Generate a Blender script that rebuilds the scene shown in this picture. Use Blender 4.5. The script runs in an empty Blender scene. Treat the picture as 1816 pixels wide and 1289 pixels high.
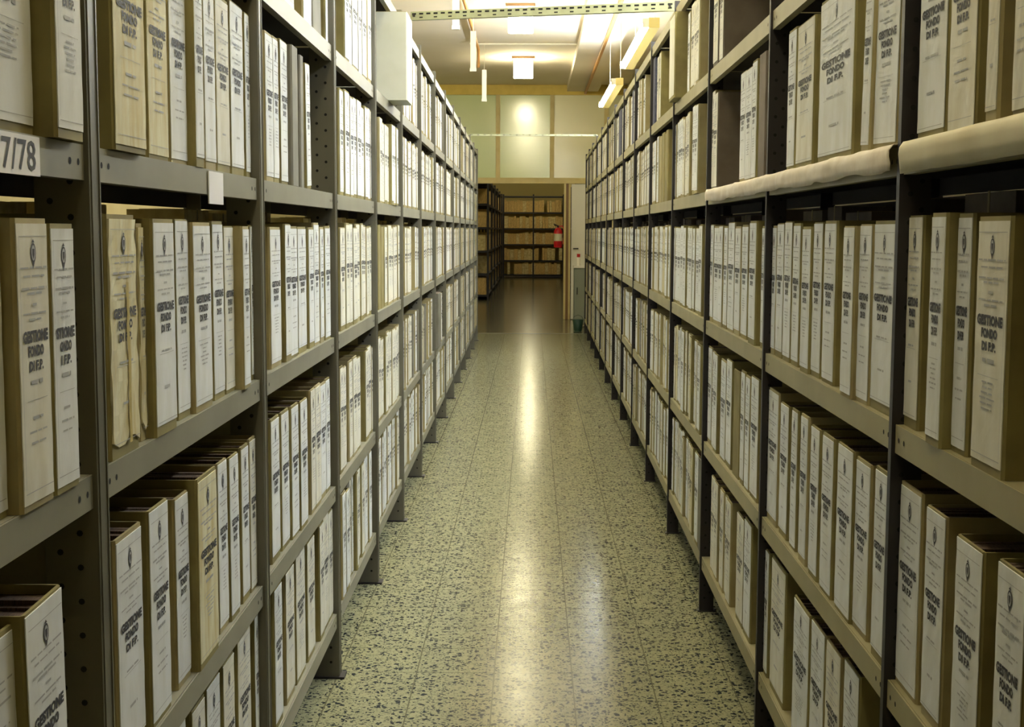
import bpy, math, random
from mathutils import Matrix, Vector
S = bpy.context.scene
COL = S.collection
R = random.Random(7)

# ------------------------------------------------------------------ camera
F_PX, YAW, PITCH, ROLL, H = 2375.35, -0.0142, 0.0991, 0.0036, 1.3405
cy_, sy_, cp_, sp_, cr_, sr_ = math.cos(YAW), math.sin(YAW), math.cos(PITCH), math.sin(PITCH), math.cos(ROLL), math.sin(ROLL)
_r = Vector((cy_, -sy_, 0)); _f = Vector((cp_*sy_, cp_*cy_, -sp_)); _u = Vector((sp_*sy_, sp_*cy_, cp_))
CR = cr_*_r + sr_*_u; CU = -sr_*_r + cr_*_u; CF = _f
cam = bpy.data.objects.new('camera', bpy.data.cameras.new('camera')); COL.objects.link(cam)
cam.data.sensor_width = 36.0; cam.data.lens = F_PX/1816*36; cam.data.clip_start = 0.05; cam.data.clip_end = 200
m = Matrix((CR, CU, -CF)).transposed().to_4x4(); m.translation = (0, 0, H); cam.matrix_world = m
S.camera = cam

def project(x, y, z):
    p = Vector((x, y, z-H)); w = p.dot(CF)
    return 908+F_PX*p.dot(CR)/w, 644.5-F_PX*p.dot(CU)/w

# ------------------------------------------------------------------ world, exposure
S.view_settings.view_transform = 'Standard'; S.view_settings.look = 'None'
S.view_settings.exposure = 1.9; S.view_settings.gamma = 1.0
try: S.view_settings.use_curve_mapping = False
except Exception: pass
W = bpy.data.worlds.new('world'); S.world = W; W.use_nodes = True
W.node_tree.nodes['Background'].inputs[0].default_value = (.8, .85, 1, 1)
W.node_tree.nodes['Background'].inputs[1].default_value = 0.05
LAMP_COL = (1.0, .90, .58); TUBE_COL = (.90, .96, 1.0)
LAMP_E, TUBE_E, FAR_E = 14.0, 43.0, 9.0
CEIL = 3.5

# ------------------------------------------------------------------ materials
def mat(name, col, rough=.7, metal=0, spec=.5, noise=None, emit=None, coat=0, bump=0):
    """noise = (scale, darker colour, amount[, stretch])"""
    M = bpy.data.materials.new(name); M.use_nodes = True
    nt = M.node_tree; b = nt.nodes['Principled BSDF']
    b.inputs['Base Color'].default_value = (*col, 1); b.inputs['Roughness'].default_value = rough
    b.inputs['Metallic'].default_value = metal; b.inputs['Specular IOR Level'].default_value = spec
    if coat: b.inputs['Coat Weight'].default_value = coat; b.inputs['Coat Roughness'].default_value = .08
    if emit: b.inputs['Emission Color'].default_value = (*emit[0], 1); b.inputs['Emission Strength'].default_value = emit[1]
    if noise or bump:
        tc = nt.nodes.new('ShaderNodeTexCoord'); mp = nt.nodes.new('ShaderNodeMapping')
        nt.links.new(tc.outputs['Object'], mp.inputs[0])
        oi = nt.nodes.new('ShaderNodeObjectInfo'); vm = nt.nodes.new('ShaderNodeVectorMath'); vm.operation = 'SCALE'
        vm.inputs[0].default_value = (37, 19, 53); nt.links.new(oi.outputs['Random'], vm.inputs['Scale'])
        nt.links.new(vm.outputs[0], mp.inputs['Location'])
        n = nt.nodes.new('ShaderNodeTexNoise'); n.inputs['Detail'].default_value = 4
        n.inputs['Scale'].default_value = noise[0] if noise else 40
        if noise and len(noise) > 3: mp.inputs['Scale'].default_value = noise[3]
        nt.links.new(mp.outputs[0], n.inputs['Vector'])
        if noise:
            rp = nt.nodes.new('ShaderNodeValToRGB'); rp.color_ramp.elements[0].position = .38; rp.color_ramp.elements[1].position = .66
            rp.color_ramp.elements[0].color = (0, 0, 0, 1); rp.color_ramp.elements[1].color = (noise[2],)*3+(1,)
            nt.links.new(n.outputs['Fac'], rp.inputs[0])
            mx = nt.nodes.new('ShaderNodeMix'); mx.data_type = 'RGBA'
            mx.inputs['A'].default_value = (*col, 1); mx.inputs['B'].default_value = (*noise[1], 1)
            nt.links.new(rp.outputs[0], mx.inputs['Factor']); nt.links.new(mx.outputs['Result'], b.inputs['Base Color'])
        if bump:
            bp = nt.nodes.new('ShaderNodeBump'); bp.inputs['Strength'].default_value = bump; bp.inputs['Distance'].default_value = .003
            nt.links.new(n.outputs['Fac'], bp.inputs['Height']); nt.links.new(bp.outputs[0], b.inputs['Normal'])
    return M

M = {}
M['paper'] = mat('white_label_paper', (.74, .77, .80), .8, noise=(9, (.64, .66, .64), .7, (3, 3, 1)), bump=.25)
M['paper_w'] = mat('cream_label_paper', (.72, .72, .66), .8, noise=(9, (.60, .58, .48), .8, (3, 3, 1)), bump=.25)
M['paper_y'] = mat('yellowed_label_paper', (.70, .68, .50), .8, noise=(14, (.56, .48, .24), .9, (4, 4, .6)), bump=.3)
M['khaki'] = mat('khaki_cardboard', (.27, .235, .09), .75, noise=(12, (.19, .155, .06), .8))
M['tan'] = mat('tan_cardboard', (.36, .31, .16), .75, noise=(12, (.28, .225, .10), .8))
M['brown'] = mat('brown_grey_cardboard', (.17, .14, .11), .8, noise=(12, (.12, .095, .07), .8))
M['sheets'] = mat('shaded_paper_edges', (.13, .08, .05), .9, noise=(120, (.05, .03, .02), .9, (1, 6, .2)))  # brown paper edges, darkened for the shade inside the binders
M['ink'] = mat('black_print', (.045, .045, .055), .7)
M['ink_l'] = mat('grey_print', (.38, .39, .41), .7)
M['tape'] = mat('yellowed_tape', (.52, .42, .16), .45)
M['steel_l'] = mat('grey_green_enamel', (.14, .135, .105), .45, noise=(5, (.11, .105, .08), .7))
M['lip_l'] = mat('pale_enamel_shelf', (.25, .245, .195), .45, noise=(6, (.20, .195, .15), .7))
M['steel_r'] = mat('shaded_dark_violet_enamel', (.018, .015, .018), .5, noise=(6, (.012, .010, .012), .7))  # dark enamel, deepened to near black to carry the shade
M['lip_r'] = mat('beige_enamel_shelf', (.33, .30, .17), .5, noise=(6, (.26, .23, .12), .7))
M['under'] = mat('shelf_shade_sheet', (.022, .019, .017), .7)  # near-black colour stands for shade under and behind the shelves
M['hole'] = mat('punched_hole', (.006, .006, .006), .9)
M['plate'] = mat('white_card', (.80, .80, .84), .6)
M['liner'] = mat('crumpled_cream_paper', (.76, .70, .60), .7, noise=(16, (.62, .53, .40), .7), bump=.9)
M['liner2'] = mat('smooth_buff_paper', (.62, .58, .42), .7, noise=(5, (.50, .44, .27), .8), bump=.2)
M['grey_cov'] = mat('grey_cardboard', (.20, .195, .16), .7, noise=(8, (.14, .13, .10), .8))
M['navy'] = mat('navy_cloth_cover', (.035, .04, .09), .6, noise=(60, (.09, .10, .17), .6))
M['boxw'] = mat('pale_grey_box_card', (.60, .62, .55), .7, noise=(6, (.50, .52, .42), .6))
M['folder'] = mat('buff_folder', (.78, .57, .22), .8, noise=(20, (.50, .33, .12), .9, (4, 4, 1)))
M['folder2'] = mat('straw_folder', (.80, .70, .36), .8, noise=(20, (.55, .42, .16), .9))
M['ceil'] = mat('white_ceiling_plaster', (.86, .78, .67), .9, noise=(1.2, (.80, .72, .56), .7), bump=.15)
M['wall'] = mat('cream_wall_paint', (.74, .68, .44), .8, noise=(2, (.66, .58, .34), .6))
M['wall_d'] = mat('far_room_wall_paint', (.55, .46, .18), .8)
M['yellow'] = mat('ochre_wood_paint', (.72, .54, .10), .5, noise=(8, (.60, .44, .07), .6))
M['pale_wood'] = mat('pale_wood_paint', (.68, .58, .28), .5, noise=(8, (.60, .48, .20), .6))
M['glass'] = mat('frosted_green_glass', (.60, .72, .40), .15, spec=.9, noise=(1.4, (.66, .74, .42), .8))
M['glass2'] = mat('frosted_cream_glass', (.78, .76, .50), .2, spec=.9, noise=(1.4, (.70, .70, .44), .8))
M['opal'] = mat('lit_opal_glass', (.9, .9, .85), .4, emit=(LAMP_COL, LAMP_E))
M['opal_far'] = mat('bright_opal_glass', (.9, .9, .85), .4, emit=(LAMP_COL, FAR_E))
M['tube'] = mat('lit_fluorescent_tube', (.9, .9, .9), .4, emit=(TUBE_COL, TUBE_E))
M['lampbase'] = mat('brown_lamp_base', (.22, .12, .05), .5)
M['batten'] = mat('cream_batten_enamel', (.70, .60, .25), .4)
M['pipe_o'] = mat('orange_pipe_paint', (.60, .30, .09), .5, noise=(10, (.48, .24, .08), .6))
M['pipe_w'] = mat('white_pipe_paint', (.80, .74, .60), .5)
M['galv'] = mat('green_grey_slotted_steel', (.34, .37, .25), .5, noise=(12, (.26, .28, .18), .8))
M['white_enamel'] = mat('white_enamel', (.85, .84, .78), .4)
M['door'] = mat('white_door_paint', (.80, .80, .76), .45)
M['red'] = mat('red_enamel', (.58, .012, .02), .35)
M['rubber'] = mat('black_rubber', (.02, .02, .02), .6)
M['green_d'] = mat('dark_green_plastic', (.012, .05, .035), .5)
M['cab'] = mat('grey_green_cabinet', (.24, .27, .22), .5)

def floor_mat(name, base, chip, amount, rough, tile, spec=.5):
    Mx = bpy.data.materials.new(name); Mx.use_nodes = True; nt = Mx.node_tree; L = nt.links; N = nt.nodes.new
    b = nt.nodes['Principled BSDF']; b.inputs['Specular IOR Level'].default_value = spec
    tc = N('ShaderNodeTexCoord')
    nd = N('ShaderNodeTexNoise'); nd.inputs['Scale'].default_value = 60; L.new(tc.outputs['Object'], nd.inputs['Vector'])
    ad = N('ShaderNodeMix'); ad.data_type = 'RGBA'; ad.blend_type = 'LINEAR_LIGHT'; ad.inputs['Factor'].default_value = .012
    L.new(tc.outputs['Object'], ad.inputs['A']); L.new(nd.outputs['Color'], ad.inputs['B'])
    def chips(scale, thr, prob):
        v = N('ShaderNodeTexVoronoi'); v.inputs['Scale'].default_value = scale; L.new(ad.outputs['Result'], v.inputs['Vector'])
        lt = N('ShaderNodeMath'); lt.operation = 'LESS_THAN'; lt.inputs[1].default_value = thr; L.new(v.outputs['Distance'], lt.inputs[0])
        sp = N('ShaderNodeSeparateColor'); L.new(v.outputs['Color'], sp.inputs[0])
        l2 = N('ShaderNodeMath'); l2.operation = 'LESS_THAN'; l2.inputs[1].default_value = prob; L.new(sp.outputs[0], l2.inputs[0])
        mu = N('ShaderNodeMath'); mu.operation = 'MULTIPLY'; L.new(lt.outputs[0], mu.inputs[0]); L.new(l2.outputs[0], mu.inputs[1])
        return mu, sp
    a, s1 = chips(58, .40, .42*amount); c, s2 = chips(105, .42, .40*amount)
    mxx = N('ShaderNodeMath'); mxx.operation = 'MAXIMUM'; L.new(a.outputs[0], mxx.inputs[0]); L.new(c.outputs[0], mxx.inputs[1])
    big = N('ShaderNodeTexNoise'); big.inputs['Scale'].default_value = 9; L.new(tc.outputs['Object'], big.inputs['Vector'])
    g, s3 = chips(150, .5, .5*amount)
    bc = N('ShaderNodeMix'); bc.data_type = 'RGBA'; bc.inputs['A'].default_value = (*base, 1)
    bc.inputs['B'].default_value = (*[x*.72 for x in base], 1); L.new(big.outputs['Fac'], bc.inputs['Factor'])
    m1 = N('ShaderNodeMix'); m1.data_type = 'RGBA'; L.new(mxx.outputs[0], m1.inputs['Factor'])
    m0 = N('ShaderNodeMix'); m0.data_type = 'RGBA'; L.new(g.outputs[0], m0.inputs['Factor']); L.new(bc.outputs['Result'], m0.inputs['A']); m0.inputs['B'].default_value = (*[x*.55 for x in base], 1)
    L.new(m0.outputs['Result'], m1.inputs['A']); m1.inputs['B'].default_value = (*chip, 1)
    # tile joints
    mp = N('ShaderNodeMapping'); mp.inputs['Location'].default_value = (-.129, .05, 0); L.new(tc.outputs['Object'], mp.inputs[0])
    br = N('ShaderNodeTexBrick'); br.offset = 0; br.inputs['Scale'].default_value = 1; br.inputs['Brick Width'].default_value = tile; br.inputs['Row Height'].default_value = tile
    br.inputs['Mortar Size'].default_value = .0022; br.inputs['Mortar Smooth'].default_value = .3
    L.new(mp.outputs[0], br.inputs['Vector'])
    m2 = N('ShaderNodeMix'); m2.data_type = 'RGBA'; m2.inputs['B'].default_value = (*[x*.35 for x in base], 1)
    L.new(br.outputs['Fac'], m2.inputs['Factor']); L.new(m1.outputs['Result'], m2.inputs['A']); L.new(m2.outputs['Result'], b.inputs['Base Color'])
    rr = N('ShaderNodeMapRange'); rr.inputs['To Min'].default_value = rough*.8; rr.inputs['To Max'].default_value = rough*1.3
    L.new(big.outputs['Fac'], rr.inputs['Value']); L.new(rr.outputs[0], b.inputs['Roughness'])
    bp = N('ShaderNodeBump'); bp.inputs['Strength'].default_value = .12; bp.inputs['Distance'].default_value = .002
    L.new(nd.outputs['Fac'], bp.inputs['Height']); L.new(bp.outputs[0], b.inputs['Normal'])
    return Mx
M['floor'] = floor_mat('cream_terrazzo_tiles', (.33, .327, .20), (.028, .033, .035), 1.0, .17, .236, .05)
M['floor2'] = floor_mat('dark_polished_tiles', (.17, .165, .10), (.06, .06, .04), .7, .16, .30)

# ------------------------------------------------------------------ mesh builder
class MB:
    def __init__(s): s.v = []; s.f = []; s.m = []
    def quad(s, a, b, c, d, mi=0):
        n = len(s.v); s.v += [a, b, c, d]; s.f.append((n, n+1, n+2, n+3)); s.m.append(mi)
    def poly(s, pts, mi=0):
        n = len(s.v); s.v += list(pts); s.f.append(tuple(range(n, n+len(pts)))); s.m.append(mi)
    def box(s, x0, x1, y0, y1, z0, z1, mi=0):
        if x0 > x1: x0, x1 = x1, x0
        if y0 > y1: y0, y1 = y1, y0
        n = len(s.v)
        s.v += [(x0,y0,z0),(x1,y0,z0),(x1,y1,z0),(x0,y1,z0),(x0,y0,z1),(x1,y0,z1),(x1,y1,z1),(x0,y1,z1)]
        s.f += [(n,n+3,n+2,n+1),(n+4,n+5,n+6,n+7),(n,n+1,n+5,n+4),(n+1,n+2,n+6,n+5),(n+2,n+3,n+7,n+6),(n+3,n,n+4,n+7)]
        s.m += [mi]*6
    def prism(s, pts, z0, z1, mi=0):
        n = len(s.v); k = len(pts)
        s.v += [(x, y, z0) for x, y in pts]+[(x, y, z1) for x, y in pts]
        for i in range(k): s.f.append((n+i, n+(i+1) % k, n+k+(i+1) % k, n+k+i)); s.m.append(mi)
        s.f.append(tuple(n+i for i in reversed(range(k)))); s.f.append(tuple(n+k+i for i in range(k))); s.m += [mi, mi]
    def tube(s, pts, r, seg=10, mi=0, caps=True):
        rings = []; pts = [Vector(p) for p in pts]
        if not isinstance(r, (list, tuple)): r = [r]*len(pts)
        for i, p in enumerate(pts):
            t = (pts[min(i+1, len(pts)-1)]-pts[max(i-1, 0)]).normalized()
            a = Vector((0, 0, 1)) if abs(t.z) < .9 else Vector((1, 0, 0))
            e1 = t.cross(a).normalized(); e2 = t.cross(e1); n = len(s.v)
            for k in range(seg):
                w = 2*math.pi*k/seg; q = p+r[i]*(math.cos(w)*e1+math.sin(w)*e2); s.v.append(tuple(q))
            rings.append(n)
        for a, b in zip(rings, rings[1:]):
            for k in range(seg): s.f.append((a+k, a+(k+1) % seg, b+(k+1) % seg, b+k)); s.m.append(mi)
        if caps:
            s.f.append(tuple(rings[0]+k for k in range(seg))); s.f.append(tuple(rings[-1]+k for k in range(seg))); s.m += [mi, mi]
    def disc(s, c, r, axis, seg=8, mi=0):
        pts = []
        for k in range(seg):
            w = 2*math.pi*k/seg; a, b = r*math.cos(w), r*math.sin(w)
            pts.append((c[0]+(0 if axis == 'x' else a), c[1]+(0 if axis == 'y' else (a if axis == 'x' else b)), c[2]+(0 if axis == 'z' else b)))
        s.poly(pts, mi)
    def mesh(s, name, mats, smooth=False):
        me = bpy.data.meshes.new(name); me.from_pydata(s.v, [], s.f)
        for x in mats: me.materials.append(x)
        me.polygons.foreach_set('material_index', s.m)
        if smooth: me.polygons.foreach_set('use_smooth', [True]*len(s.f))
        me.update(); return me
    def build(s, name, mats, parent=None, smooth=False):
        if not isinstance(mats, (list, tuple)): mats = [mats]
        return link(name, s.mesh(name, mats, smooth), parent)

def link(name, data, parent=None):
    o = bpy.data.objects.new(name, data); COL.objects.link(o)
    if parent is not None: o.parent = parent
    return o
def tag(o, label=None, cat=None, group=None, kind=None):
    if label: o['label'] = label
    if cat: o['category'] = cat
    if group: o['group'] = group
    if kind: o['kind'] = kind
    return o
def empty(name, loc=(0, 0, 0), rz=0):
    o = link(name, None); o.empty_display_size = .05; o.location = loc; o.rotation_euler = (0, 0, rz); return o
def struct(name, mb, mats): return tag(mb.build(name, mats), kind='structure')

_tc = {}
def text_polys(txt):
    """triangulated glyph polygons of a word, normalised to width 1 and height 1"""
    if txt in _tc: return _tc[txt]
    cu = bpy.data.curves.new('lettering', 'FONT'); cu.body = txt; cu.size = 1; cu.offset = .055 if txt[0] != '7' else .008; cu.resolution_u = 2
    o = bpy.data.objects.new('lettering', cu); COL.objects.link(o)
    dg = bpy.context.evaluated_depsgraph_get(); me = bpy.data.meshes.new_from_object(o.evaluated_get(dg))
    vs = [v.co.copy() for v in me.vertices]; fs = [tuple(p.vertices) for p in me.polygons]
    x0, x1 = min(v.x for v in vs), max(v.x for v in vs); y0, y1 = min(v.y for v in vs), max(v.y for v in vs)
    r = ([((v.x-x0)/(x1-x0), (v.y-y0)/(y1-y0)) for v in vs], fs, (x1-x0)/(y1-y0))
    bpy.data.objects.remove(o); bpy.data.curves.remove(cu); bpy.data.meshes.remove(me)
    _tc[txt] = r; return r
def put_text(mb, txt, cx, cz, w, h, y, mi=0, skew=0):
    vs, fs, asp = text_polys(txt); n = len(mb.v)
    mb.v += [(cx+(a-.5)*w, y, cz+(b-.5)*h+skew*(a-.5)*w) for a, b in vs]
    for f in fs: mb.f.append(tuple(n+i for i in f)); mb.m.append(mi)

# ------------------------------------------------------------------ binders
BH, BD = .326, .25
def cover_mesh(w, key):
    mb = MB(); a = w/2; t = .003; c = min(.004, w*.15)
    mb.prism([(-a, BD), (-a, c), (-a+c, 0), (a-c, 0), (a, c), (a, BD), (a-t, BD), (a-t, t+.001), (-a+t, t+.001), (-a+t, BD)], 0, BH)
    mb.box(-a+t, a-t, .005, BD-.004, .001, .004)
    return mb.mesh('cover', [M[key]])
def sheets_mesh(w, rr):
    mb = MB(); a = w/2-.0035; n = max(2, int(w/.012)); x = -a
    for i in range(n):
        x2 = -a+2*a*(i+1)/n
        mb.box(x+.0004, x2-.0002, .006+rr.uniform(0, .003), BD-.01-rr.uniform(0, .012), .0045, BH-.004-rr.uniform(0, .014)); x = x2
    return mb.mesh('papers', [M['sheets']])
def label_mesh(w, var, key, torn=False, prn=True):
    rr = random.Random(var*31+int(w*1000)); mb = MB(); a = w/2-.002-(0.0015 if var % 2 else 0)
    z0, z1 = .008+.004*(var % 3), BH-.003-.003*(var % 2); nx, nz = 5, 14
    dz = [[0]*(nx+1) for _ in range(nz+1)]
    def P(i, j):
        x = -a+2*a*i/nx; z = z0+(z1-z0)*j/nz
        amp = .0006 if not torn else .0025
        y = -.0007-abs(amp*math.sin(i*1.7+j*.9+var))-(.0004 if 0 < i < nx else 0)
        if torn and j == 0: z += rr.uniform(-.003, .016)
        if torn and (i in (0, nx)): x += rr.uniform(-.001, .003)*(1 if i == 0 else -1)
        return (x, y, z)
    g = [[P(i, j) for i in range(nx+1)] for j in range(nz+1)]
    for j in range(nz):
        for i in range(nx): mb.quad(g[j][i], g[j][i+1], g[j+1][i+1], g[j+1][i])
    for j in range(nz):   # edges back to the board
        for i in (0, nx):
            p, q = g[j][i], g[j+1][i]; mb.quad(p, q, (q[0], .0002, q[2]), (p[0], .0002, p[2]))
    for i in range(nx):
        for j in (0, nz):
            p, q = g[j][i], g[j][i+1]; mb.quad(p, q, (q[0], .0002, q[2]), (p[0], .0002, p[2]))
    if prn: print_mesh(w, var, mb, torn)
    return mb.mesh('spine_label', [M[key], M['ink'], M['ink_l']], smooth=False)
def print_mesh(w, var, mb, torn):
    rr = random.Random(var*77+int(w*1000)); y = -.0040 if torn else -.0022
    Wd = w-.010; Ht = BH-.016; top = BH-.006
    Z = lambda fr: top-fr*Ht
    def bar(cx, fr, ww, hh, mi=2): mb.quad((cx-ww/2, y, Z(fr)-hh/2), (cx+ww/2, y, Z(fr)-hh/2), (cx+ww/2, y, Z(fr)+hh/2), (cx-ww/2, y, Z(fr)+hh/2), mi)
    def words(fr, ww, hh, mi=2, cx=0):
        x = -ww/2
        while x < ww/2-.002:
            l = min(rr.uniform(.12, .3)*Wd, ww/2-x); bar(cx+x+l/2, fr, l, hh*rr.uniform(.8, 1.1), mi); x += l+.03*Wd+.0008
    bar(0, .045, Wd*.96, .0009); bar(0, .965, Wd*.96, .0010)
    # crest: oval ring with a crown and a shield in it
    ew, eh = min(.0085, Wd*.2), .0115
    def ell(rx, rz, mi, yy, n=12, cz=0):
        mb.poly([(rx*math.cos(2*math.pi*k/n), yy, Z(.105)+cz+rz*math.sin(2*math.pi*k/n)) for k in range(n)], mi)
    ell(ew, eh, 1, y+.0001); ell(ew*.72, eh*.76, 2, y-.0001)
    mb.poly([(-ew*.4, y-.0002, Z(.105)+eh*.4), (-ew*.4, y-.0002, Z(.105)-eh*.15), (0, y-.0002, Z(.105)-eh*.6), (ew*.4, y-.0002, Z(.105)-eh*.15), (ew*.4, y-.0002, Z(.105)+eh*.4)], 1)
    mb.poly([(-ew*.5, y, Z(.105)+eh), (0, y, Z(.105)+eh*1.35), (ew*.5, y, Z(.105)+eh)], 1)
    mb.poly([(-ew*.4, y, Z(.105)-eh*.9), (ew*.4, y, Z(.105)-eh*.9), (0, y, Z(.105)-eh*1.45)], 1)
    for fr, k, hh in ((.158, .9, .0022), (.188, .72, .0022), (.232, .85, .0028), (.250, .5, .0028), (.290, .16, .003), (.322, .8, .0022), (.344, .42, .0026)): words(fr, Wd*k, hh)
    tx = ('GESTIONE', 'FONDO', 'DI F.P.') if var != 9 else ('STIONE', 'ONDO', 'I F.P.')
    k = .86 if w > .05 else .9
    put_text(mb, tx[0], 0, Z(.405), Wd*k, 0.0140, y, 1); put_text(mb, tx[1], 0, Z(.458), Wd*k*.62, .0130, y, 1); put_text(mb, tx[2], 0, Z(.512), Wd*k*.56, .0120, y, 1)
    if var % 3 != 2: words(.57, Wd*.4, .005, 2)
    bar(0, .635, Wd*.7, .0007)
    if var % 3 == 0:
        words(.70, Wd*.35, .0035); words(.75, Wd*.6, .0025); words(.79, Wd*.5, .0025)
    elif var % 3 == 1:
        for q in range(6): words(.66+.022*q, Wd*rr.uniform(.2, .55), .0024)
    else: words(.62, Wd*.5, .003); words(.80, Wd*.3, .004)
    if var % 2: bar(-Wd*.47, .5, .0006, Ht*.9); bar(Wd*.47, .5, .0006, Ht*.9)
_cache = {}
def cached(fn, *a):
    k = (fn.__name__,)+a
    if k not in _cache: _cache[k] = fn(*a)
    return _cache[k]
def cover_q(q, key): return cover_mesh(q/1000, key)
def sheets_q(q, v): return sheets_mesh(q/1000, random.Random(v*5+q))
def label_q(q, v, key, torn, prn): return label_mesh(q/1000, v, key, torn, prn)

# ------------------------------------------------------------------ racks
class Rack: pass
def mk(side, D, toe, zs, posts):
    r = Rack(); r.side = side; r.sx = 1 if side == 'L' else -1; r.D = D; r.toe = toe; r.zs = zs; r.posts = posts
    r.ang = math.pi/2+math.atan(toe) if side == 'L' else -math.pi/2-math.atan(toe)
    r.org = Vector((-D if side == 'L' else D, 0, 0)); r.M = Matrix.Translation(r.org) @ Matrix.Rotation(r.ang, 4, 'Z')
    return r
LP = [.60, 1.711, 2.810, 3.924, 5.006, 6.099, 7.222, 8.40, 9.53, 10.65, 11.77, 12.89, 14.0, 15.13, 16.3]
RP = [.93, 2.153, 3.410, 4.650, 5.875, 7.117, 8.313, 9.46, 10.62, 11.78, 12.93, 14.08, 15.23, 16.38, 17.45]
RL = mk('L', .5443, .0067, [.199, .585, 1.027, 1.445, 1.866, 2.285], LP)
RR = mk('R', .5656, .0073, [.199, .610, 1.032, 1.476, 1.884, 2.29], RP)
def wpt(r, u, d, z): return r.M @ Vector((r.sx*u, d, z))
def u_of(r, px, z, d=.014):
    lo, hi = .3, 60.
    for _ in range(40):
        mid = (lo+hi)/2; w = wpt(r, mid, d, z); x = project(*w)[0]
        if (x < px) == (r.side == 'L'): lo = mid
        else: hi = mid
    return (lo+hi)/2

SIDE = {'L': 'left', 'R': 'right'}
ORDN = ['first', 'second', 'third', 'fourth', 'fifth', 'sixth', 'seventh', 'eighth', 'ninth', 'tenth', 'eleventh', 'twelfth', 'thirteenth', 'fourteenth', 'fifteenth', 'sixteenth', 'seventeenth', 'eighteenth', 'nineteenth', 'twentieth']

def build_rack(r):
    root = empty('shelving_rack', r.org, r.ang); L = r.side == 'L'
    tag(root, 'long grey-green steel rack of binders lining the left side of the aisle' if L else
        'long rack with thin dark posts lining the right side of the aisle', 'shelving rack')
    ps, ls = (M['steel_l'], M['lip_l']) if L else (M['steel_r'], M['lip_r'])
    pw, pd = (.046, .07) if L else (.018, .05); sx = r.sx; DEP = .44; top = r.zs[5]+.03
    for i, u in enumerate(r.posts):
        mb = MB(); u0, u1 = u-pw/2, u+pw/2; t = .003
        mb.box(sx*u0, sx*u1, 0, t, 0, top)
        mb.box(sx*u0, sx*(u0+t), t, pd, 0, top)
        if L:
            mb.box(sx*(u1-t), sx*u1, t, pd, 0, top); mb.box(sx*(u0+t), sx*(u0+.012), pd-t, pd, 0, top)
            mb.box(sx*(u0+.006), sx*(u0+.009), -.0016, 0, 0, top); mb.box(sx*(u1-.009), sx*(u1-.006), -.0016, 0, 0, top)
        z = .05
        while z < top-.02 and i < 9:
            mb.disc((sx*(u0-.0004), pd*.35, z), .0042, 'x', 8, 1)
            mb.disc((sx*(u0-.0004), pd*.72, z+.02), .0042, 'x', 8, 1); z += .045
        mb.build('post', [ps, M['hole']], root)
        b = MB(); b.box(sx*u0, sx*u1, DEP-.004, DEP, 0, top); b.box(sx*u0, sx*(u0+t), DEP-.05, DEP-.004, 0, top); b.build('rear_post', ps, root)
        b = MB()
        if L: b.prism([(sx*(u0-.008), -.016), (sx*(u1+.008), -.016), (sx*(u1+.008), pd+.012), (sx*(u0-.008), pd+.012)], 0, .006)
        else: b.prism([(sx*(u0-.004), -.006), (sx*(u1+.004), -.006), (sx*(u1+.004), pd+.006), (sx*(u0-.004), pd+.006)], 0, .005)
        b.build('foot_plate', M['steel_r'], root)
    for a, b in zip(r.posts, r.posts[1:]):
        for k, z in enumerate(r.zs):
            mb = MB(); ua, ub = a+pw/2+.001, b-pw/2-.001; lh = .044 if L else .046
            mb.box(sx*ua, sx*ub, .010, DEP-.006, z-.002, z, 0)
            mb.box(sx*ua, sx*ub, .006, .009, z-lh, z, 0)                       # front lip
            mb.box(sx*ua, sx*ub, .0091, .024, z-lh, z-lh+.002, 0)               # returned flange
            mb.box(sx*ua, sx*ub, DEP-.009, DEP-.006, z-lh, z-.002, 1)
            mb.box(sx*(ua+.002), sx*(ub-.002), .012, DEP-.010, z-.0035, z-.0022, 1)  # dark sheet painting the shade under the shelf
            for uu in (ua+.022, ua+.052, ub-.022, ub-.052): mb.disc((sx*uu, .0055, z-lh*.5), .0045, 'y', 8, 2)
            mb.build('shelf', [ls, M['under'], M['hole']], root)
    # added dark sheets blocking light behind every level but the left eye-level one
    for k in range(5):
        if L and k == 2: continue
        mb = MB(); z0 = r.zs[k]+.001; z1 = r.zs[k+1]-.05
        mb.box(sx*r.posts[0], sx*r.posts[-1], DEP, DEP+.002, z0, z1); mb.build('light_stop_sheet', M['under'], root)
    return root
rootL = build_rack(RL); rootR = build_rack(RR)

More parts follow.
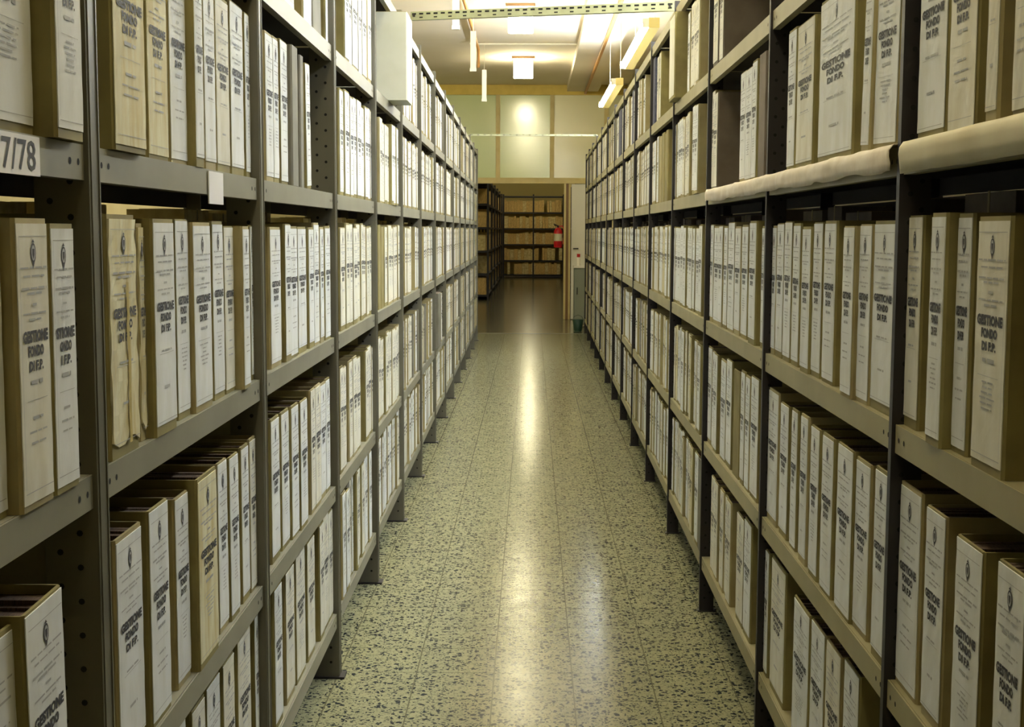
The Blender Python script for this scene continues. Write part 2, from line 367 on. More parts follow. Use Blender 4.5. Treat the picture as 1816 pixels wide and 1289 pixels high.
# ------------------------------------------------------------------ binder placement table (spine edges read along the rows)
# (x0, x1, flags): p# protrudes # mm, y yellowed, c cream, t torn, g grey cover, l lean, b brown side, k khaki spine
T = {
('L',3,0): [(-330,-140,''),(-120,-60,''),(-50,56,''),(90,143,'p26')],
('L',3,1): [(198,255,'p22 y'),(258,296,'y'),(299,331,''),(342,360,'p14'),(361,381,''),(382,406,'c'),(408,431,''),(434,458,'')],
('L',3,2): [(470,494,''),(497,512,''),(516,529,'g p12'),(533,539,'g'),(543,551,'l-3')],
('L',3,3): [(602,617,''),(618,629,''),(632,645,'l3'),(646,661,'')],
('L',3,4): [(671,689,'c'),(694,704,'p16')],
('L',2,0): [(-330,-130,''),(-120,14,''),(24,90,'p16 c'),(92,136,'p16 x')],
('L',2,1): [(192,243,'t p10'),(244,258,'t c'),(272,311,'p14'),(312,336,''),(343,375,'p8'),(377,397,''),(398,418,'c'),(428,443,'p18'),(444,458,'')],
('L',2,2): [(479,498,''),(502,526,''),(528,543,''),(546,571,''),(573,592,'')],
('L',2,3): [(602,617,'c'),(618,648,'c'),(650,659,'c')],
('L',2,4): [(671,680,'k'),(682,692,'c'),(693,707,'c')],
('L',2,5): [(717,729,'c'),(735,745,''),(746,755,'')],
('L',1,0): [(-330,-150,''),(-130,38,''),(52,122,'p14 l-2')],
('L',1,1): [(208,255,''),(267,301,'p6'),(312,336,''),(352,386,'p14 y'),(387,404,''),(408,424,'p4'),(428,442,''),(443,457,'c')],
('L',1,2): [(481,496,''),(499,513,''),(517,542,'p4'),(548,566,'c'),(567,584,'')],
('L',1,3): [(602,614,'c'),(619,639,'c'),(646,662,'c')],
('L',1,4): [(671,680,'c'),(682,709,'c')],
('L',0,1): [(225,262,''),(264,296,'c'),(300,332,''),(342,366,'c'),(368,392,''),(397,417,'c p6'),(422,445,'c'),(452,470,'')],
('L',0,2): [(487,501,'p4'),(507,522,'c'),(525,541,'c'),(545,558,'c'),(564,589,'c')],
('L',4,2): [(480,500,'c'),(502,520,''),(536,551,''),(554,569,'g l-4'),(575,590,'l-3')],
('L',4,3): [(608,622,''),(624,634,''),(635,641,''),(642,661,'')],
('L',4,4): [(672,683,'c')],
('R',3,0): [(1632,1682,''),(1687,1736,'c'),(1754,1778,'p18 c'),(1803,1850,'c p20'),(1852,1990,'c')],
('R',3,1): [(1397,1411,''),(1414,1443,'p8 c'),(1453,1515,'p10'),(1530,1546,'p8 l3'),(1552,1594,'l2')],
('R',3,2): [(1254,1275,'c b'),(1313,1342,''),(1345,1357,'k b p6')],
('R',3,3): [(1197,1212,''),(1213,1225,'c'),(1229,1240,'p16')],
('R',3,4): [(1151,1160,'c'),(1161,1168,''),(1170,1186,'k')],
('R',4,1): [(1450,1475,'c'),(1480,1500,'')],
('R',4,2): [(1256,1268,''),(1269,1284,'c b p6')],
('R',4,3): [(1208,1224,''),(1226,1243,'c')],
('R',4,4): [(1151,1160,'c'),(1161,1172,'c')],
('R',2,0): [(1606,1632,'c'),(1646,1681,'p16'),(1684,1720,''),(1728,1786,'c p10')],
('R',2,1): [(1364,1376,''),(1377,1389,''),(1390,1403,''),(1405,1418,''),(1421,1438,'p6'),(1439,1457,''),(1460,1481,''),(1493,1514,'p14'),(1520,1543,'p4'),(1547,1587,'')],
('R',2,2): [(1254,1265,''),(1266,1276,''),(1277,1290,''),(1291,1302,''),(1303,1313,''),(1315,1326,''),(1328,1340,'p8'),(1350,1356,'')],
('R',2,3): [(1192,1203,''),(1204,1218,''),(1219,1232,''),(1234,1247,'')],
('R',1,0): [(1584,1630,''),(1638,1672,''),(1690,1737,'p12'),(1762,1815,'p14'),(1830,1960,'')],
('R',1,1): [(1357,1379,''),(1383,1397,''),(1402,1413,''),(1418,1431,'p4'),(1436,1451,'p6'),(1456,1476,'p6'),(1483,1511,'p6'),(1514,1541,''),(1548,1572,'p6')],
('R',1,2): [(1253,1262,''),(1263,1274,''),(1278,1287,''),(1288,1297,''),(1300,1311,'k'),(1313,1320,''),(1321,1329,''),(1331,1344,'')],
('R',0,2): [(1262,1275,'c'),(1279,1298,'c'),(1306,1318,'c'),(1319,1331,'')],
('R',0,1): [(1346,1362,''),(1367,1391,'c'),(1406,1433,'p5'),(1437,1460,''),(1463,1488,'c'),(1494,1520,'')],
}
binders = []   # dicts
def add_row(r, lv, bay):
    z = r.zs[lv]; zm = z+BH*.5; out = []; pw = .023 if r.side == 'L' else .009
    a, b = r.posts[bay]+pw+.012, r.posts[bay+1]-pw-.004
    if r.side == 'R': a = r.posts[bay]+pw+.02
    key = (r.side, lv, bay)
    if key in T:
        for x0, x1, fl in T[key]:
            fs = fl.split(); pr = 0; lean = 0
            for f in fs:
                if f[0] == 'p': pr = int(f[1:])/1000
                if f[0] == 'l': lean = int(f[1:])
            d = .018-pr
            u0, u1 = sorted((u_of(r, x0, zm, d), u_of(r, x1, zm, d)))
            if r.side == 'R' and False: pass
            out.append([u0+.0015, u1-.0015, d, lean, fs])
        out.sort()
        sp = []
        for o in out:      # wide runs of the farther bays are several binders side by side
            w = o[1]-o[0]; k = max(1, round(w/.095)) if (bay >= 2 and w > .15) or w > .32 else 1
            cuts = [0]+[(i+R.uniform(-.18, .18))/k for i in range(1, k)]+[1]
            for i in range(k): sp.append([o[0]+w*cuts[i], o[0]+w*cuts[i+1]-(.001 if i < k-1 else 0), o[2]-(R.choice([0, .002, .005]) if k > 1 else 0), o[3] if k == 1 else 0, o[4] if i in (0, k-1) or 'b' not in o[4] else [f for f in o[4] if f != 'b']])
        out = sp
        for p, q in zip(out, out[1:]):
            if q[0] < p[1]+.001: mid = (p[1]+q[0])/2; p[1] = mid-.0011; q[0] = mid+.0011
        out = [o for o in out if o[1]-o[0] > .012]
        for o in out:
            o[0] = max(o[0], r.posts[bay]+pw+.001); o[1] = min(o[1], r.posts[bay+1]-pw-.001)
        out = [o for o in out if o[1]-o[0] > .014]
    else:
        u = a+R.uniform(0, .02)
        while True:
            w = R.choice([.042, .052, .06, .07, .078, .088, .10])*R.uniform(.92, 1.08)
            if u+w > b: break
            fs = []
            q = R.random()
            if q < .3: fs.append('c')
            elif q < .36: fs.append('y')
            elif q < .39 and lv < 4: fs.append('k')
            elif q < .41: fs.append('g')
            if R.random() < (.035 if bay > 3 else .0): u += R.uniform(.05, .12); continue
            out.append([u, u+w, .018-R.choice([0, 0, 0, .003, .006, .012]), 0, fs]); u += w+R.choice([.001, .002, .003, .006, .012])
    for n, (u0, u1, d, lean, fs) in enumerate(out):
        binders.append(dict(r=r, lv=lv, bay=bay, n=n, u0=u0, u1=u1, d=d, lean=lean, fs=fs, hs=1+R.uniform(-.025, .03)))
skip = {('L', 4, 0), ('R', 4, 0), ('R', 4, 1), ('L', 4, 1)}
for r in (RL, RR):
    for bay in range(14):
        for lv in range(5):
            if bay == 0 and lv == 0: continue
            if (r.side, lv, bay) in skip and (r.side, lv, bay) not in T: continue
            add_row(r, lv, bay)
# things that push binders aside
def drop(side, lv, u0, u1):
    for b in list(binders):
        if b['r'].side == side and b['lv'] == lv and b['u1'] > u0 and b['u0'] < u1: binders.remove(b)
drop('L', 4, 5.35, 5.95); drop('R', 4, 5.56, 5.86)
drop('R', 4, 6.95, 7.6); drop('R', 4, 8.55, 8.75); drop('R', 4, 9.9, 10.3); drop('R', 1, 12.6, 12.9); drop('R', 0, 9.49, 9.76)
drop('L', 1, 8.5, 8.8)
for r in (RL, RR):            # number them again after the removals
    for bay in range(14):
        for lv in range(5):
            row = sorted([b for b in binders if b['r'] is r and b['bay'] == bay and b['lv'] == lv], key=lambda b: b['u0'])
            for n, b in enumerate(row): b['n'] = n; b['row'] = len(row)
def area(b):
    xs, ys = [], []
    for u in (b['u0'], b['u1']):
        for z in (b['r'].zs[b['lv']], b['r'].zs[b['lv']]+BH):
            w = wpt(b['r'], u, b['d'], z); 
            if w.y < .3: w.y = .3
            x, y = project(*w); xs.append(min(max(x, 0), 1816)); ys.append(min(max(y, 0), 1289))
    return (max(xs)-min(xs))*(max(ys)-min(ys))
for b in binders: b['area'] = area(b)
binders = [b for b in binders if b['area'] > .5]
binders.sort(key=lambda b: -b['area'])
NEAR, FAR = binders[:310], binders[310:]
LEVEL = ['bottom shelf', 'second shelf up', 'third shelf up', 'fourth shelf up', 'fifth shelf up']
for b in NEAR:
    r = b['r']; w = b['u1']-b['u0']; q = max(14, int(round(w*1000/4))*4); fs = b['fs']; sxs = w*1000/q
    v = R.randrange(6)
    if 'x' in fs: v = 9
    torn = 't' in fs
    key = 'paper_y' if 'y' in fs or torn else 'paper_w' if 'c' in fs else 'paper'
    ck = 'brown' if 'b' in fs else 'grey_cov' if 'g' in fs else R.choice(['khaki', 'khaki', 'tan'])
    o = empty('archive_binder')
    z = r.zs[b['lv']]+.0005
    lean = math.radians(b['lean']+(0 if b['lean'] else R.uniform(-.1, .1)))
    shift = abs(math.sin(lean))*w/2
    jit = R.uniform(-.002, .002)
    mw = r.M @ Matrix.Translation((r.sx*(b['u0']+b['u1'])/2, b['d'], z+shift)) @ Matrix.Rotation(lean, 4, 'Y') @ Matrix.Rotation(jit, 4, 'Z') @ Matrix.Diagonal((sxs, 1, b['hs'], 1))
    o.matrix_world = mw
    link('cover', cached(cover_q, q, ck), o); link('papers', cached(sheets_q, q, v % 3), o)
    plain = 'g' in fs or 'k' in fs
    if not plain:
        lb = link('spine_label', cached(label_q, q, v, key, torn, b['area'] > 300), o)
        if torn and w > .05:
            mb = MB(); rr = random.Random(3)
            pts = [(.012+rr.uniform(-.003, .003), BH*.72-.02*j+rr.uniform(-.003, .003)) for j in range(12)]
            for (x0, z0), (x1, z1) in zip(pts, pts[1:]):
                mb.quad((x0-.006, -.0045, z0), (x0+.005, -.0048, z0), (x1+.005, -.0046, z1), (x1-.006, -.0043, z1))
            tp = mb.build('mending_tape', M['tape'], lb); tp['label'] = 'yellowed mending tape'
    tone = 'yellowed' if ('y' in fs) else 'torn' if torn else 'grey' if 'g' in fs else 'khaki' if 'k' in fs else 'cream' if 'c' in fs else 'white'
    size = 'narrow' if w < .055 else 'wide' if w > .085 else 'medium'
    pos = ORDN[b['n']]
    if b['bay'] == 0:
        k = b['row']-1-b['n']; where = 'nearest to camera, %s before first post' % ORDN[k] if False else '%s one before the first post' % ORDN[k]
        lab = '%s %s binder, %s, %s, %s rack' % (size, tone, where, LEVEL[b['lv']], SIDE[r.side])
    else:
        lab = '%s %s binder, %s past the %s post, %s, %s rack' % (size, tone, pos, ORDN[b['bay']-1], LEVEL[b['lv']], SIDE[r.side])
    tag(o, lab, 'binder', 'labelled archive binders on the racks')
# the remaining far binders, each a few pixels wide, in one object
mb = MB()
for b in FAR:
    r = b['r']; z = r.zs[b['lv']]+.0005; h = BH*b['hs']; fs = b['fs']
    def pt(u, d, zz): return tuple(wpt(r, u, d, zz))
    u0, u1, d = b['u0'], b['u1'], b['d']; d1 = d+BD
    cm = 3 if 'g' in fs else 2
    for q in ([(u0,d,z),(u1,d,z),(u1,d,z+h),(u0,d,z+h)], [(u0,d,z),(u0,d1,z),(u0,d1,z+h),(u0,d,z+h)], [(u1,d,z),(u1,d1,z),(u1,d1,z+h),(u1,d,z+h)],
              [(u0,d1,z),(u1,d1,z),(u1,d1,z+h),(u0,d1,z+h)], [(u0,d,z),(u1,d,z),(u1,d1,z),(u0,d1,z)]): mb.quad(*[pt(*p) for p in q], cm)
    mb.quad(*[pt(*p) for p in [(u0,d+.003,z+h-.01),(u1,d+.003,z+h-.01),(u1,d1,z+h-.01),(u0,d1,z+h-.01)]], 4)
    if 'g' in fs or 'k' in fs: continue
    e = .0025; lm = 1 if 'c' in fs or 'y' in fs else 0
    mb.quad(*[pt(*p) for p in [(u0+e,d-.001,z+.012),(u1-e,d-.001,z+.012),(u1-e,d-.001,z+h-.004),(u0+e,d-.001,z+h-.004)]], lm)
    w = u1-u0; c = (u0+u1)/2; Z = lambda f: z+h-.006-f*(h-.016)
    for fr, k, hh, mi in ((.105, .12, .02, 5), (.405, .35, .011, 5), (.458, .22, .010, 5), (.512, .2, .008, 5), (.24, .36, .006, 6), (.33, .33, .004, 6), (.635, .35, .001, 6)):
        mb.quad(*[pt(*p) for p in [(c-w*k,d-.0018,Z(fr)-hh/2),(c+w*k,d-.0018,Z(fr)-hh/2),(c+w*k,d-.0018,Z(fr)+hh/2),(c-w*k,d-.0018,Z(fr)+hh/2)]], mi)
o = mb.build('archive_binder', [M['paper'], M['paper_w'], M['tan'], M['grey_cov'], M['sheets'], M['ink'], M['ink_l']])
tag(o, 'hundreds of small distant labelled binders along the far ends of both racks', 'binder', 'labelled archive binders on the racks', 'stuff')

# ------------------------------------------------------------------ other things kept on the racks
def rack_box(name, r, u0, u1, d, z, h, dep, mats, rz=0, lean=0, lip=False):
    o = empty(name); w = u1-u0
    o.matrix_world = r.M @ Matrix.Translation((r.sx*(u0+u1)/2, d, z)) @ Matrix.Rotation(rz, 4, 'Z') @ Matrix.Rotation(lean, 4, 'Y')
    mb = MB(); a = w/2; c = .004
    mb.prism([(-a, dep), (-a, c), (-a+c, 0), (a-c, 0), (a, c), (a, dep)], 0, h)
    mb.build('case', mats[0], o)
    mb = MB(); mb.quad((-a+.004, -.001, .012), (a-.004, -.001, .012), (a-.004, -.001, h-.008), (-a+.004, -.001, h-.008)); mb.build('spine_label', mats[1], o)
    mb = MB(); mb.box(-a+.003, a-.003, .004, dep-.004, h, h+.002); mb.build('lid_edge', mats[2], o)
    return o
tag(rack_box('archive_box', RL, 5.53, 5.77, -.072, RL.zs[4]+.001, .352, .34, (M['boxw'], M['paper'], M['khaki'])), 'large pale archive box jutting into the aisle from left rack upper shelf', 'box')
tag(rack_box('archive_box', RR, 5.58, 5.80, -.025, RR.zs[4]+.001, .345, .30, (M['khaki'], M['paper_w'], M['brown'])), 'tall khaki archive box jutting out from right rack upper shelf', 'box')
navy = [(6.98, 7.10, 'navy ledger nearest the camera on right rack upper shelf', 'navy'), (8.57, 8.72, 'navy ledger beside a white binder on right rack upper shelf', 'navy'),
        (9.92, 10.05, 'first of two farthest dark ledgers on right rack upper shelf', 'navy'), (10.07, 10.22, 'second of two farthest dark ledgers on right rack upper shelf', 'navy')]
for u0, u1, lab, c in navy:
    o = empty('ledger'); o.matrix_world = RR.M @ Matrix.Translation((-(u0+u1)/2, .012, RR.zs[4]+.001)); a = (u1-u0)/2
    mb = MB(); mb.prism([(-a, .24), (-a, .006), (-a+.005, 0), (a-.005, 0), (a, .006), (a, .24), (a-.004, .24), (a-.004, .007), (-a+.004, .007), (-a+.004, .24)], 0, .34); mb.build('cover', M[c], o)
    mb = MB(); mb.box(-a+.005, a-.005, .008, .232, .004, .332); mb.build('papers', M['sheets'], o)
    tag(o, lab, 'ledger', 'navy ledgers')
# black blocks stand in for the shade of gaps in lower right rows
for u0, u1, lv in ((12.62, 12.86, 1), (9.50, 9.75, 0)):
    o = rack_box('dark_box', RR, u0, u1, .02, RR.zs[lv]+.001, .315, .25, (M['rubber'], M['rubber'], M['brown']))
    tag(o, 'black block standing in for a shaded gap among binders, %s of right rack' % ('second shelf up' if lv else 'bottom shelf'), 'box file')
o = rack_box('dark_box', RL, 8.52, 8.76, -.01, RL.zs[1]+.001, .35, .25, (M['grey_cov'], M['grey_cov'], M['brown']))
tag(o, 'dark grey box file hanging out among binders, second shelf up, left rack', 'box file')
# bundles standing behind the binders at eye level, seen through the gap
for r in (RL, RR):
    k = 0
    for bay in range(0, 9):
        a, b = r.posts[bay]+.08, r.posts[bay+1]-.08; u = a
        while u < b-.12:
            w = min(R.uniform(.14, .30), b-u); hgt = (R.uniform(.352, .372) if r.side == 'L' else R.uniform(.36, .385))
            if R.random() < .25: u += w; continue
            o = empty('file_bundle'); o.matrix_world = r.M @ Matrix.Translation((r.sx*(u+w/2), .285, r.zs[2]+.001))
            mb = MB(); n = 6
            for i in range(n): mb.box(-w/2+.001*R.random(), w/2-.003*R.random(), .001*R.random(), .145-.003*R.random(), hgt*i/n, hgt*(i+1)/n-.002)
            mb.build('papers', M['folder2'] if r.side == 'L' else M['brown'], o)
            mb = MB(); mb.box(-.006, .006, -.001, 0, 0, hgt); mb.box(-.006, .006, -.001, .146, hgt, hgt+.001); mb.build('tie', M['tan'], o)
            k += 1
            tag(o, 'bundle of %s papers lying behind the eye-level binders, %s rack, %s bay' % ('straw-coloured' if r.side == 'L' else 'brown', SIDE[r.side], ORDN[bay]), 'file bundle', 'file bundles behind %s rack binders, %s bay' % (SIDE[r.side], ORDN[bay]))
            u += w+R.uniform(.02, .12)
# number card and paper tag on the left rack
def rack_uv(r, px, z, d=.0): return u_of(r, px, z, d)
z3 = RL.zs[3]
u1 = rack_uv(RL, 76, z3-.02); u0 = rack_uv(RL, -12, z3-.02)
mb = MB(); mb.box(u0, u1, .0035, .0055, z3-.046, z3-.002); ua = rack_uv(RL, 8, z3-.02); ub = rack_uv(RL, 68, z3-.02); put_text(mb, '7/78', (ua+ub)/2, z3-.024, ub-ua, .034, .0030, 1); card = mb.build('number_card', [M['plate'], M['ink']], rootL); card['label'] = 'white card reading 7/78'
u0 = rack_uv(RL, 374, z3-.03); u1 = rack_uv(RL, 399, z3-.03)
mb = MB(); mb.box(u0, u1, .0030, .0050, z3-.060, z3-.003); tg = mb.build('paper_tag', M['plate'], rootL); tg['label'] = 'small blank white tag'

# crumpled paper linings hanging over the lip of the right rack's fourth shelf
def liner(u0, u1, amp, key, label, drop_):
    from mathutils import noise
    mb = MB(); nu = 150; prof = [(.013, .0005), (.012, .001), (.010, .0015), (.006, .003), (.002, .003), (-.001, .002), (-.006, -.006), (-.007, -.016), (-.006, -.027), (-.004, -drop_)]
    G = []
    for i in range(nu+1):
        u = u0+(u1-u0)*i/nu; row = []
        for j, (d, zz) in enumerate(prof):
            k = min(1, max(0, j-3)/3)
            n1 = noise.noise(Vector((u*6+j*.4, j*.4, 2)))+.4*noise.noise(Vector((u*13+j*1.2, j*.5, 9)))
            dd = d-abs(n1)*amp*1.6*k; z_ = zz+max(0, n1)*amp*1.3*k
            if j == len(prof)-1: z_ += amp*1.6*noise.noise(Vector((u*3, 5, 5)))
            row.append(tuple(wpt(RR, u, dd-(.0035 if j >= 5 else 0), RR.zs[3]+z_)))
        G.append(row)
    k = len(prof)
    for row in G: mb.v += row
    for i in range(nu):
        for j in range(k-1): mb.f.append((i*k+j, i*k+j+1, (i+1)*k+j+1, (i+1)*k+j)); mb.m.append(0)
    o = mb.build('shelf_liner', M[key], None, True)
    so = o.modifiers.new('thick', 'SOLIDIFY'); so.thickness = .0012
    tag(o, label, 'shelf liner')
liner(2.166, 4.58, .0055, 'liner', 'crumpled cream paper lining folded over the fourth shelf lip, right rack', .040)
liner(1.0, 2.11, .0015, 'liner2', 'smooth buff paper lining over the fourth shelf lip nearest camera, right rack', .046)

# slotted steel braces across the rack tops
def bar3(a, b, w, h, name, key, slots=0):
    a, b = Vector(a), Vector(b); o = empty(name); o.location = a; dv = b-a; Lh = dv.length
    o.rotation_euler = dv.to_track_quat('X', 'Z').to_euler()
    mb = MB(); mb.box(0, Lh, 0, .003, 0, h); mb.box(0, Lh, .003, w, 0, .003)
    n = slots
    for i in range(n):
        x = Lh*(i+.5)/n; mb.box(x-.011, x+.011, -.0012, 0, h*.62, h*.82, 1)
        if i % 2: mb.box(x-.009, x+.009, -.0012, 0, h*.22, h*.36, 1)
    mb.build('angle_bar', [M[key], M['hole']], o)
    mb = MB()
    for x in (.02, Lh-.02): mb.tube([(x, -.008, h/2), (x, .006, h/2)], .006, 8)
    mb.build('bolts', M['steel_r'], o); return o
o = bar3((-.60, 6.70, 2.365), (.635, 6.15, 2.325), .03, .040, 'tie_bar', 'galv', 34); tag(o, 'slotted steel tie bar spanning the aisle above both racks, in front', 'tie bar')
o = bar3((-.70, 14.9, 2.372), (.72, 14.9, 2.372), .02, .020, 'tie_bar', 'galv', 20); tag(o, 'thin pale tie bar crossing in front of the frosted glass', 'tie bar')

# ------------------------------------------------------------------ setting
YP, YT, YE, YB = 20.3, 17.45, 38.4, -2.6      # partition, floor threshold, far wall, wall behind the camera
XL, XR = -3.6, 1.42
mb = MB(); mb.box(XL, XR, YB, YT, -.1, 0); struct('floor', mb, [M['floor']])
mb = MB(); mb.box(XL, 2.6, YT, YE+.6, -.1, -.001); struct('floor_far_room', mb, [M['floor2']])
mb = MB(); mb.box(XL-.1, 2.6, YB-.1, YE+.7, CEIL, CEIL+.1); struct('ceiling', mb, [M['ceil']])
mb = MB(); mb.box(XL-.1, XL, YB-.1, YE+.7, 0, CEIL); struct('wall_left', mb, [M['wall']])
mb = MB(); mb.box(XR, XR+.1, YB-.1, YP, 0, CEIL); struct('wall_right', mb, [M['wall']])
mb = MB(); mb.box(XL, XR, YB-.1, YB, 0, CEIL); struct('wall_back', mb, [M['wall']])
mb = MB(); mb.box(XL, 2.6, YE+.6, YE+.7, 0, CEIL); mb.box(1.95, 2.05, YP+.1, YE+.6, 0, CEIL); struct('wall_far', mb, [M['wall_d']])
mb = MB(); mb.box(-1.0, .9, YT-.03, YT+.02, -.002, .003); struct('trim_1', mb, [M['steel_l']])
# ceiling beam
mb = MB(); mb.box(.52, .98, YB, YP-.03, CEIL-.10, CEIL); struct('trim_2', mb, [M['ceil']])
mb = MB(); mb.box(XR-.03, XR, YB, YP-.04, 2.72, 2.84); mb.box(XR-.02, XR, YB, YP-.04, 3.15, 3.2); struct('trim_3', mb, [M['yellow']])
# partition: header, top rail, mullions, glass
HZ, TZ = 2.04, 3.42
mb = MB(); mb.box(XL, XR, YP-.04, YP+.06, HZ, HZ+.085); struct('trim_4', mb, [M['pale_wood']])
mb = MB(); mb.box(XL, XR, YP-.05, YP+.06, TZ-.07, TZ+.05); mb.box(XL, XR, YP-.02, YP+.06, TZ+.05, CEIL); struct('trim_5', mb, [M['yellow'], ])
mull = [-2.94, -2.13, -1.32, -.51, .30, 1.11]
mb = MB()
for x in mull: mb.box(x-.032, x+.032, YP-.04, YP+.05, HZ+.085, TZ-.07)
struct('trim_6', mb, [M['pale_wood']])
xs = [XL]+mull+[XR]
for i, (a, b) in enumerate(zip(xs, xs[1:])):
    mb = MB(); mb.box(a+.032 if i else a, b-.032 if i < len(mull) else b, YP, YP+.012, HZ+.085, TZ-.07)
    struct('window_%d' % (i+1), mb, [M['glass2' if a >= .29 else 'glass']])
# lower partition left and right of the opening
mb = MB(); mb.box(XL, -.86, YP, YP+.06, 0, HZ); mb.box(.80, XR, YP, YP+.06, 0, HZ); struct('wall_partition', mb, [M['wall']])
mb = MB(); mb.box(.485, .515, YP-.03, YP+.09, 0, HZ); mb.box(.555, .585, YP-.03, YP+.09, 0, HZ); struct('trim_7', mb, [M['pale_wood']])
mb = MB(); mb.box(.515, .555, YP-.015, YP+.08, 0, HZ); struct('trim_8', mb, [M['lampbase']])
# white door leaf standing open beside the jamb
d = empty('door_1', (.60, YP-.06, .01), math.radians(-14)); d['kind'] = 'structure'
mb = MB(); mb.box(0, .30, -.02, .02, 0, HZ-.02); mb.box(.03, .27, -.026, -.02, 1.15, 1.92); mb.box(.03, .27, -.026, -.02, .15, 1.02); mb.build('door_panel', M['door'], d)
mb = MB(); mb.tube([(.045, -.026, 1.06), (.045, -.06, 1.06), (.12, -.06, 1.06)], .009, 8); mb.build('door_handle', M['steel_r'], d)

# grey cabinet beside the door, small red bottle, dark green crate on the floor
c = empty('cabinet', (.60, 18.75, 0)); tag(c, 'low grey-green cabinet beside the white door at the aisle end', 'cabinet')
mb = MB(); mb.box(0, .30, 0, .36, .02, .82); mb.build('body', M['cab'], c)
mb = MB(); mb.box(-.01, .31, -.015, .37, .82, .85); mb.build('top', M['white_enamel'], c)
mb = MB(); mb.box(.01, .29, -.016, 0, .05, .80); dd = mb.build('door', M['cab'], c)
mb = MB(); mb.tube([(.04, -.03, .45), (.04, -.03, .55)], .006, 8); mb.build('handle', M['steel_r'], dd)
b = empty('bottle', (.66, 18.86, .85)); tag(b, 'small bottle with a red cap on the low cabinet', 'bottle')
mb = MB(); mb.tube([(0, 0, 0), (0, 0, .09), (0, 0, .12)], [.03, .03, .014], 12); mb.build('body', M['white_enamel'], b)
mb = MB(); mb.tube([(0, 0, .12), (0, 0, .165)], .024, 10); mb.build('cap', M['red'], b)
b = empty('bucket', (.625, 17.85, 0)); tag(b, 'dark green bucket on the floor past the right rack end', 'bucket')
mb = MB(); mb.tube([(0, 0, 0), (0, 0, .02), (0, 0, .16), (0, 0, .165), (0, 0, .16), (0, 0, .03)], [.05, .055, .075, .08, .07, .05], 16); mb.build('body', M['green_d'], b, True)
mb = MB(); mb.tube([(-.072, 0, .15), (-.05, 0, .2), (0, 0, .22), (.05, 0, .2), (.072, 0, .15)], .003, 6); mb.build('handle', M['steel_r'], b)
# fire extinguisher on the jamb
e = empty('fire_extinguisher', (.405, YP+.28, 1.08)); tag(e, 'red fire extinguisher hanging by the jamb of the far doorway', 'fire extinguisher')
mb = MB(); mb.tube([(0, 0, 0), (0, 0, .015), (0, 0, .25), (0, 0, .285), (0, 0, .305)], [.055, .066, .066, .045, .022], 18); mb.build('cylinder', M['red'], e, True)
mb = MB(); mb.tube([(0, 0, .10), (0, 0, .21)], .0672, 18, caps=False); mb.build('label_band', M['paper_y'], e, True)
mb = MB(); mb.tube([(0, 0, .305), (0, 0, .335)], .018, 10); mb.tube([(0, 0, .33), (-.07, -.01, .36)], .007, 8); mb.tube([(0, 0, .335), (-.06, -.01, .338)], .006, 8); mb.build('valve', M['rubber'], e)
mb = MB(); mb.tube([(.01, -.01, .32), (.065, -.02, .33), (.092, -.03, .26), (.09, -.03, .14), (.08, -.03, .05)], [.009, .009, .009, .009, .013], 8); mb.build('hose', M['red'], e, True)
mb = MB(); mb.box(-.03, .03, .067, .073, .10, .28); mb.box(-.02, .075, .073, .085, .15, .20); mb.build('bracket', M['rubber'], e)

# ------------------------------------------------------------------ pipes, lamps
o = MB(); o.tube([(-.635, YB, 3.455), (-.635, 15.4, 3.455), (-.62, 15.6, 3.40), (-.62, 15.65, 3.2)], .018, 10); tag(o.build('pipe', M['pipe_o'], None, True), 'orange-painted pipe along the ceiling above the left rack', 'pipe')
o = MB(); o.tube([(.79, YB, 3.375), (.79, YP-.06, 3.375)], .020, 10); tag(o.build('pipe', M['pipe_o'], None, True), 'orange-painted pipe under the ceiling beam above the right rack', 'pipe')
o = MB(); o.tube([(-.72, 15.7, 3.475), (.515, 15.7, 3.475)], .012, 8); tag(o.build('conduit', M['pipe_w'], None, True), 'thin white conduit crossing the ceiling between the lamps', 'conduit')
o = MB(); o.tube([(.66, 14.0, 3.05), (.66, 14.0, 3.39)], .004, 6); o.tube([(.90, 12.0, 2.78), (.90, 12.0, 3.39)], .004, 6)
for i, (px, y0, z0, z1, lab) in enumerate((( -.585, 15.7, 2.82, 3.18, 'farthest of three white strips hanging over the left rack'), (-.60, 13.1, 2.86, 3.24, 'middle of three white strips hanging over the left rack'), (-.615, 10.4, 2.86, 3.24, 'nearest of three white strips hanging over the left rack'))):
    h = empty('hanging_strip', (px+.03, y0, z1)); tag(h, lab, 'hanging strip', 'white strips hanging over the left rack')
    mb = MB(); mb.box(-.026, .026, -.012, .012, z0-z1, 0); mb.box(-.030, .030, -.016, .016, z0-z1, z0-z1+.03); mb.build('strip', M['white_enamel'], h)
    mb = MB(); mb.tube([(0, 0, 0), (0, 0, CEIL-z1)], .003, 6); mb.build('cord', M['pipe_w'], h)
def ceiling_lamp(x, y, lab, grp=None, key='opal'):
    l = empty('ceiling_lamp', (x, y, CEIL)); tag(l, lab, 'ceiling lamp', grp)
    mb = MB(); mb.box(-.14, .14, -.14, .14, -.03, 0); mb.build('base', M['lampbase'], l)
    mb = MB(); mb.prism([(-.12, -.10), (-.10, -.12), (.10, -.12), (.12, -.10), (.12, .10), (.10, .12), (-.10, .12), (-.12, .10)], -.25, -.03); mb.build('diffuser', M[key], l)
    return l
ceiling_lamp(-.115, 17.1, 'square opal ceiling lamp nearest the frosted glass partition')
ceiling_lamp(-.115, 13.2, 'square opal ceiling lamp behind the slotted tie bar')
for y in (9.3, 5.4, 1.5): ceiling_lamp(-.115, y, 'square opal ceiling lamp over the near aisle, above the picture', 'near aisle ceiling lamps')
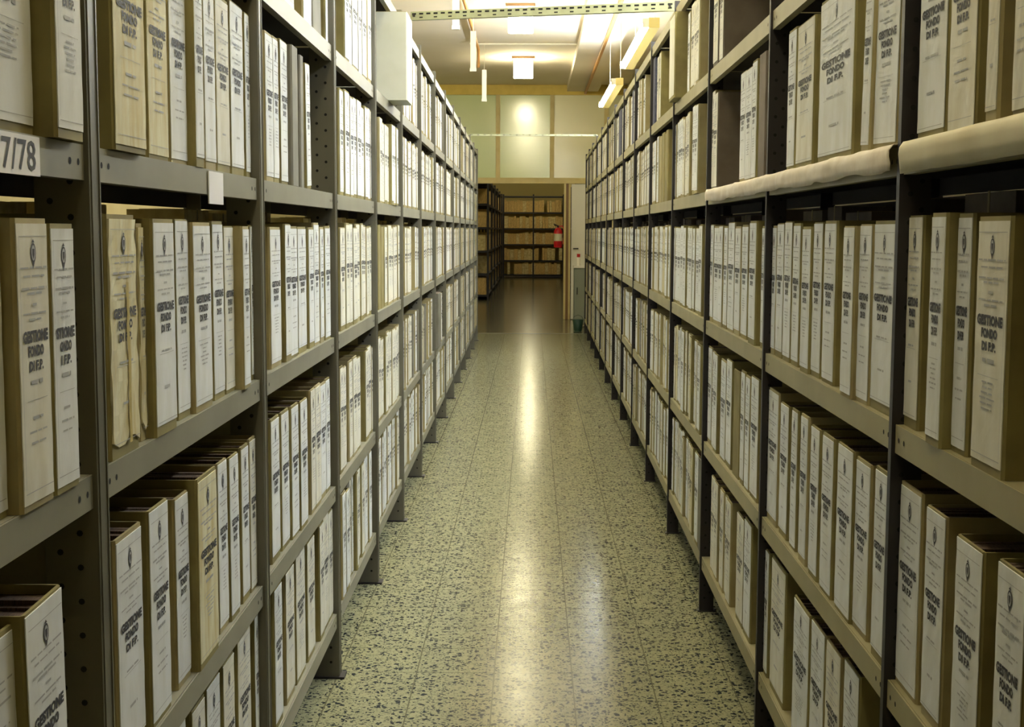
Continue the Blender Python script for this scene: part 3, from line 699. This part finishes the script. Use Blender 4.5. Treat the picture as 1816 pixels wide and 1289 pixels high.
for y in (6.0, 12.0): ceiling_lamp(-2.2, y, 'square opal ceiling lamp over the aisle behind the left rack', 'lamps behind the left rack')
ceiling_lamp(-.05, 28.7, 'nearer square opal ceiling lamp in the far room', None, 'opal_far')
ceiling_lamp(-.05, 35.6, 'added farther opal ceiling lamp, unseen in the far room')  # added lamp that brightens the far folders
ceiling_lamp(-.05, 23.0, 'added opal ceiling lamp, unseen in the far room just behind the partition')  # hidden lamp added to light the far room
def tube_lamp(x, y0, y1, z, lab):
    l = empty('fluorescent_lamp', (x, y0, z)); tag(l, lab, 'fluorescent lamp', 'fluorescent lamps above the right rack'); n = y1-y0
    mb = MB(); mb.box(.02, .09, 0, n, -.03, .035); mb.build('batten', M['batten'], l)
    mb = MB(); mb.tube([(0, .03, 0), (0, n-.03, 0)], .019, 12); mb.build('tube', M['tube'], l)
    for yy in (0, n-.03): mb = MB(); mb.box(-.02, .02, yy, yy+.03, -.025, .03); mb.build('end_cap', M['white_enamel'], l)
    for yy in (.3, n-.3): mb = MB(); mb.tube([(.083, yy, .035), (.083, yy, CEIL-z-.1)], .004, 6); mb.build('hanger', M['pipe_w'], l)
for y0, y1, lab in ((12.5, 14.8, 'farthest lit fluorescent tube hanging above the right rack'), (9.0, 11.3, 'middle lit fluorescent tube hanging above the right rack'), (5.6, 7.9, 'fluorescent tube above right rack, beyond the picture top'), (3.1, 5.4, 'fluorescent tube above right rack, beyond the picture top')):  # last tube is added, unseen, to brighten the near shelves
    tube_lamp(.745, y0, y1, 2.70, lab)

# ------------------------------------------------------------------ far room racks
def far_rack(x0, x1, y0, y1, zs, name_lab, face, nfold, grp, flab):
    """face 'x+' : front looks to +x, 'x-' : to -x, 'y-' : to the camera"""
    rt = empty('shelving_rack', (x0, y0, 0)); tag(rt, name_lab, 'shelving rack')
    lx, ly = x1-x0, y1-y0; alongx = face == 'y-'
    n = 3 if alongx else 6
    for i in range(n):
        for back in (0, 1):
            if alongx: px, py = lx*i/(n-1), ly*back
            else: px, py = lx*back, ly*i/(n-1)
            mb = MB(); mb.box(px-.02, px+.02, py-.02, py+.02, 0, 2.35); mb.build('post', M['steel_r'], rt)
    for z in zs:
        mb = MB(); mb.box(-.01, lx+.01, -.01, ly+.01, z-.04, z); mb.build('shelf', M['steel_r'], rt)
    rr = random.Random(len(grp)); proto = None
    for z in zs[:-1]:
        Lg = lx if alongx else ly; t = .03 if face != 'x-' else 8.0
        while t < Lg-.08:
            w = rr.uniform(.06, .12) if alongx else rr.uniform(.32, .52)
            h = rr.uniform(.29, .35)
            if rr.random() < .06: t += w; continue
            mb = MB()
            if alongx: mb.box(t, t+w-.006, .025+rr.uniform(0, .03), ly-.03, 0, h)
            elif face == 'x+': mb.box(.03, lx-.025-rr.uniform(0, .03), t, t+w-.006, 0, h)
            else: mb.box(.025+rr.uniform(0, .03), lx-.03, t, t+w-.006, 0, h)
            f = mb.build('file_folder', M['folder2' if rr.random() < .35 else 'folder']); f.location = (x0, y0, z+.001)
            tag(f, flab, 'folder', grp); t += w
zf = [.10, .50, .95, 1.40, 1.85, 2.30]
far_rack(-.80, .90, 38.0, 38.4, zf, 'rack of buff folders closing the far end of the far room', 'y-', 0, 'folders on the back rack of the far room', 'buff folder on the rack at the very end of the far room')
far_rack(-1.28, -.84, 25.9, 37.6, zf, 'dark-posted rack along the left side of the far room', 'x+', 0, 'folders on the left far-room rack', 'pale folder on the left rack seen through the doorway')
far_rack(.93, 1.35, 22.5, 37.6, zf, 'dark-posted rack along the right side of the far room', 'x-', 0, 'folders on the right far-room rack here', 'folder on the right rack seen beside the fire extinguisher')
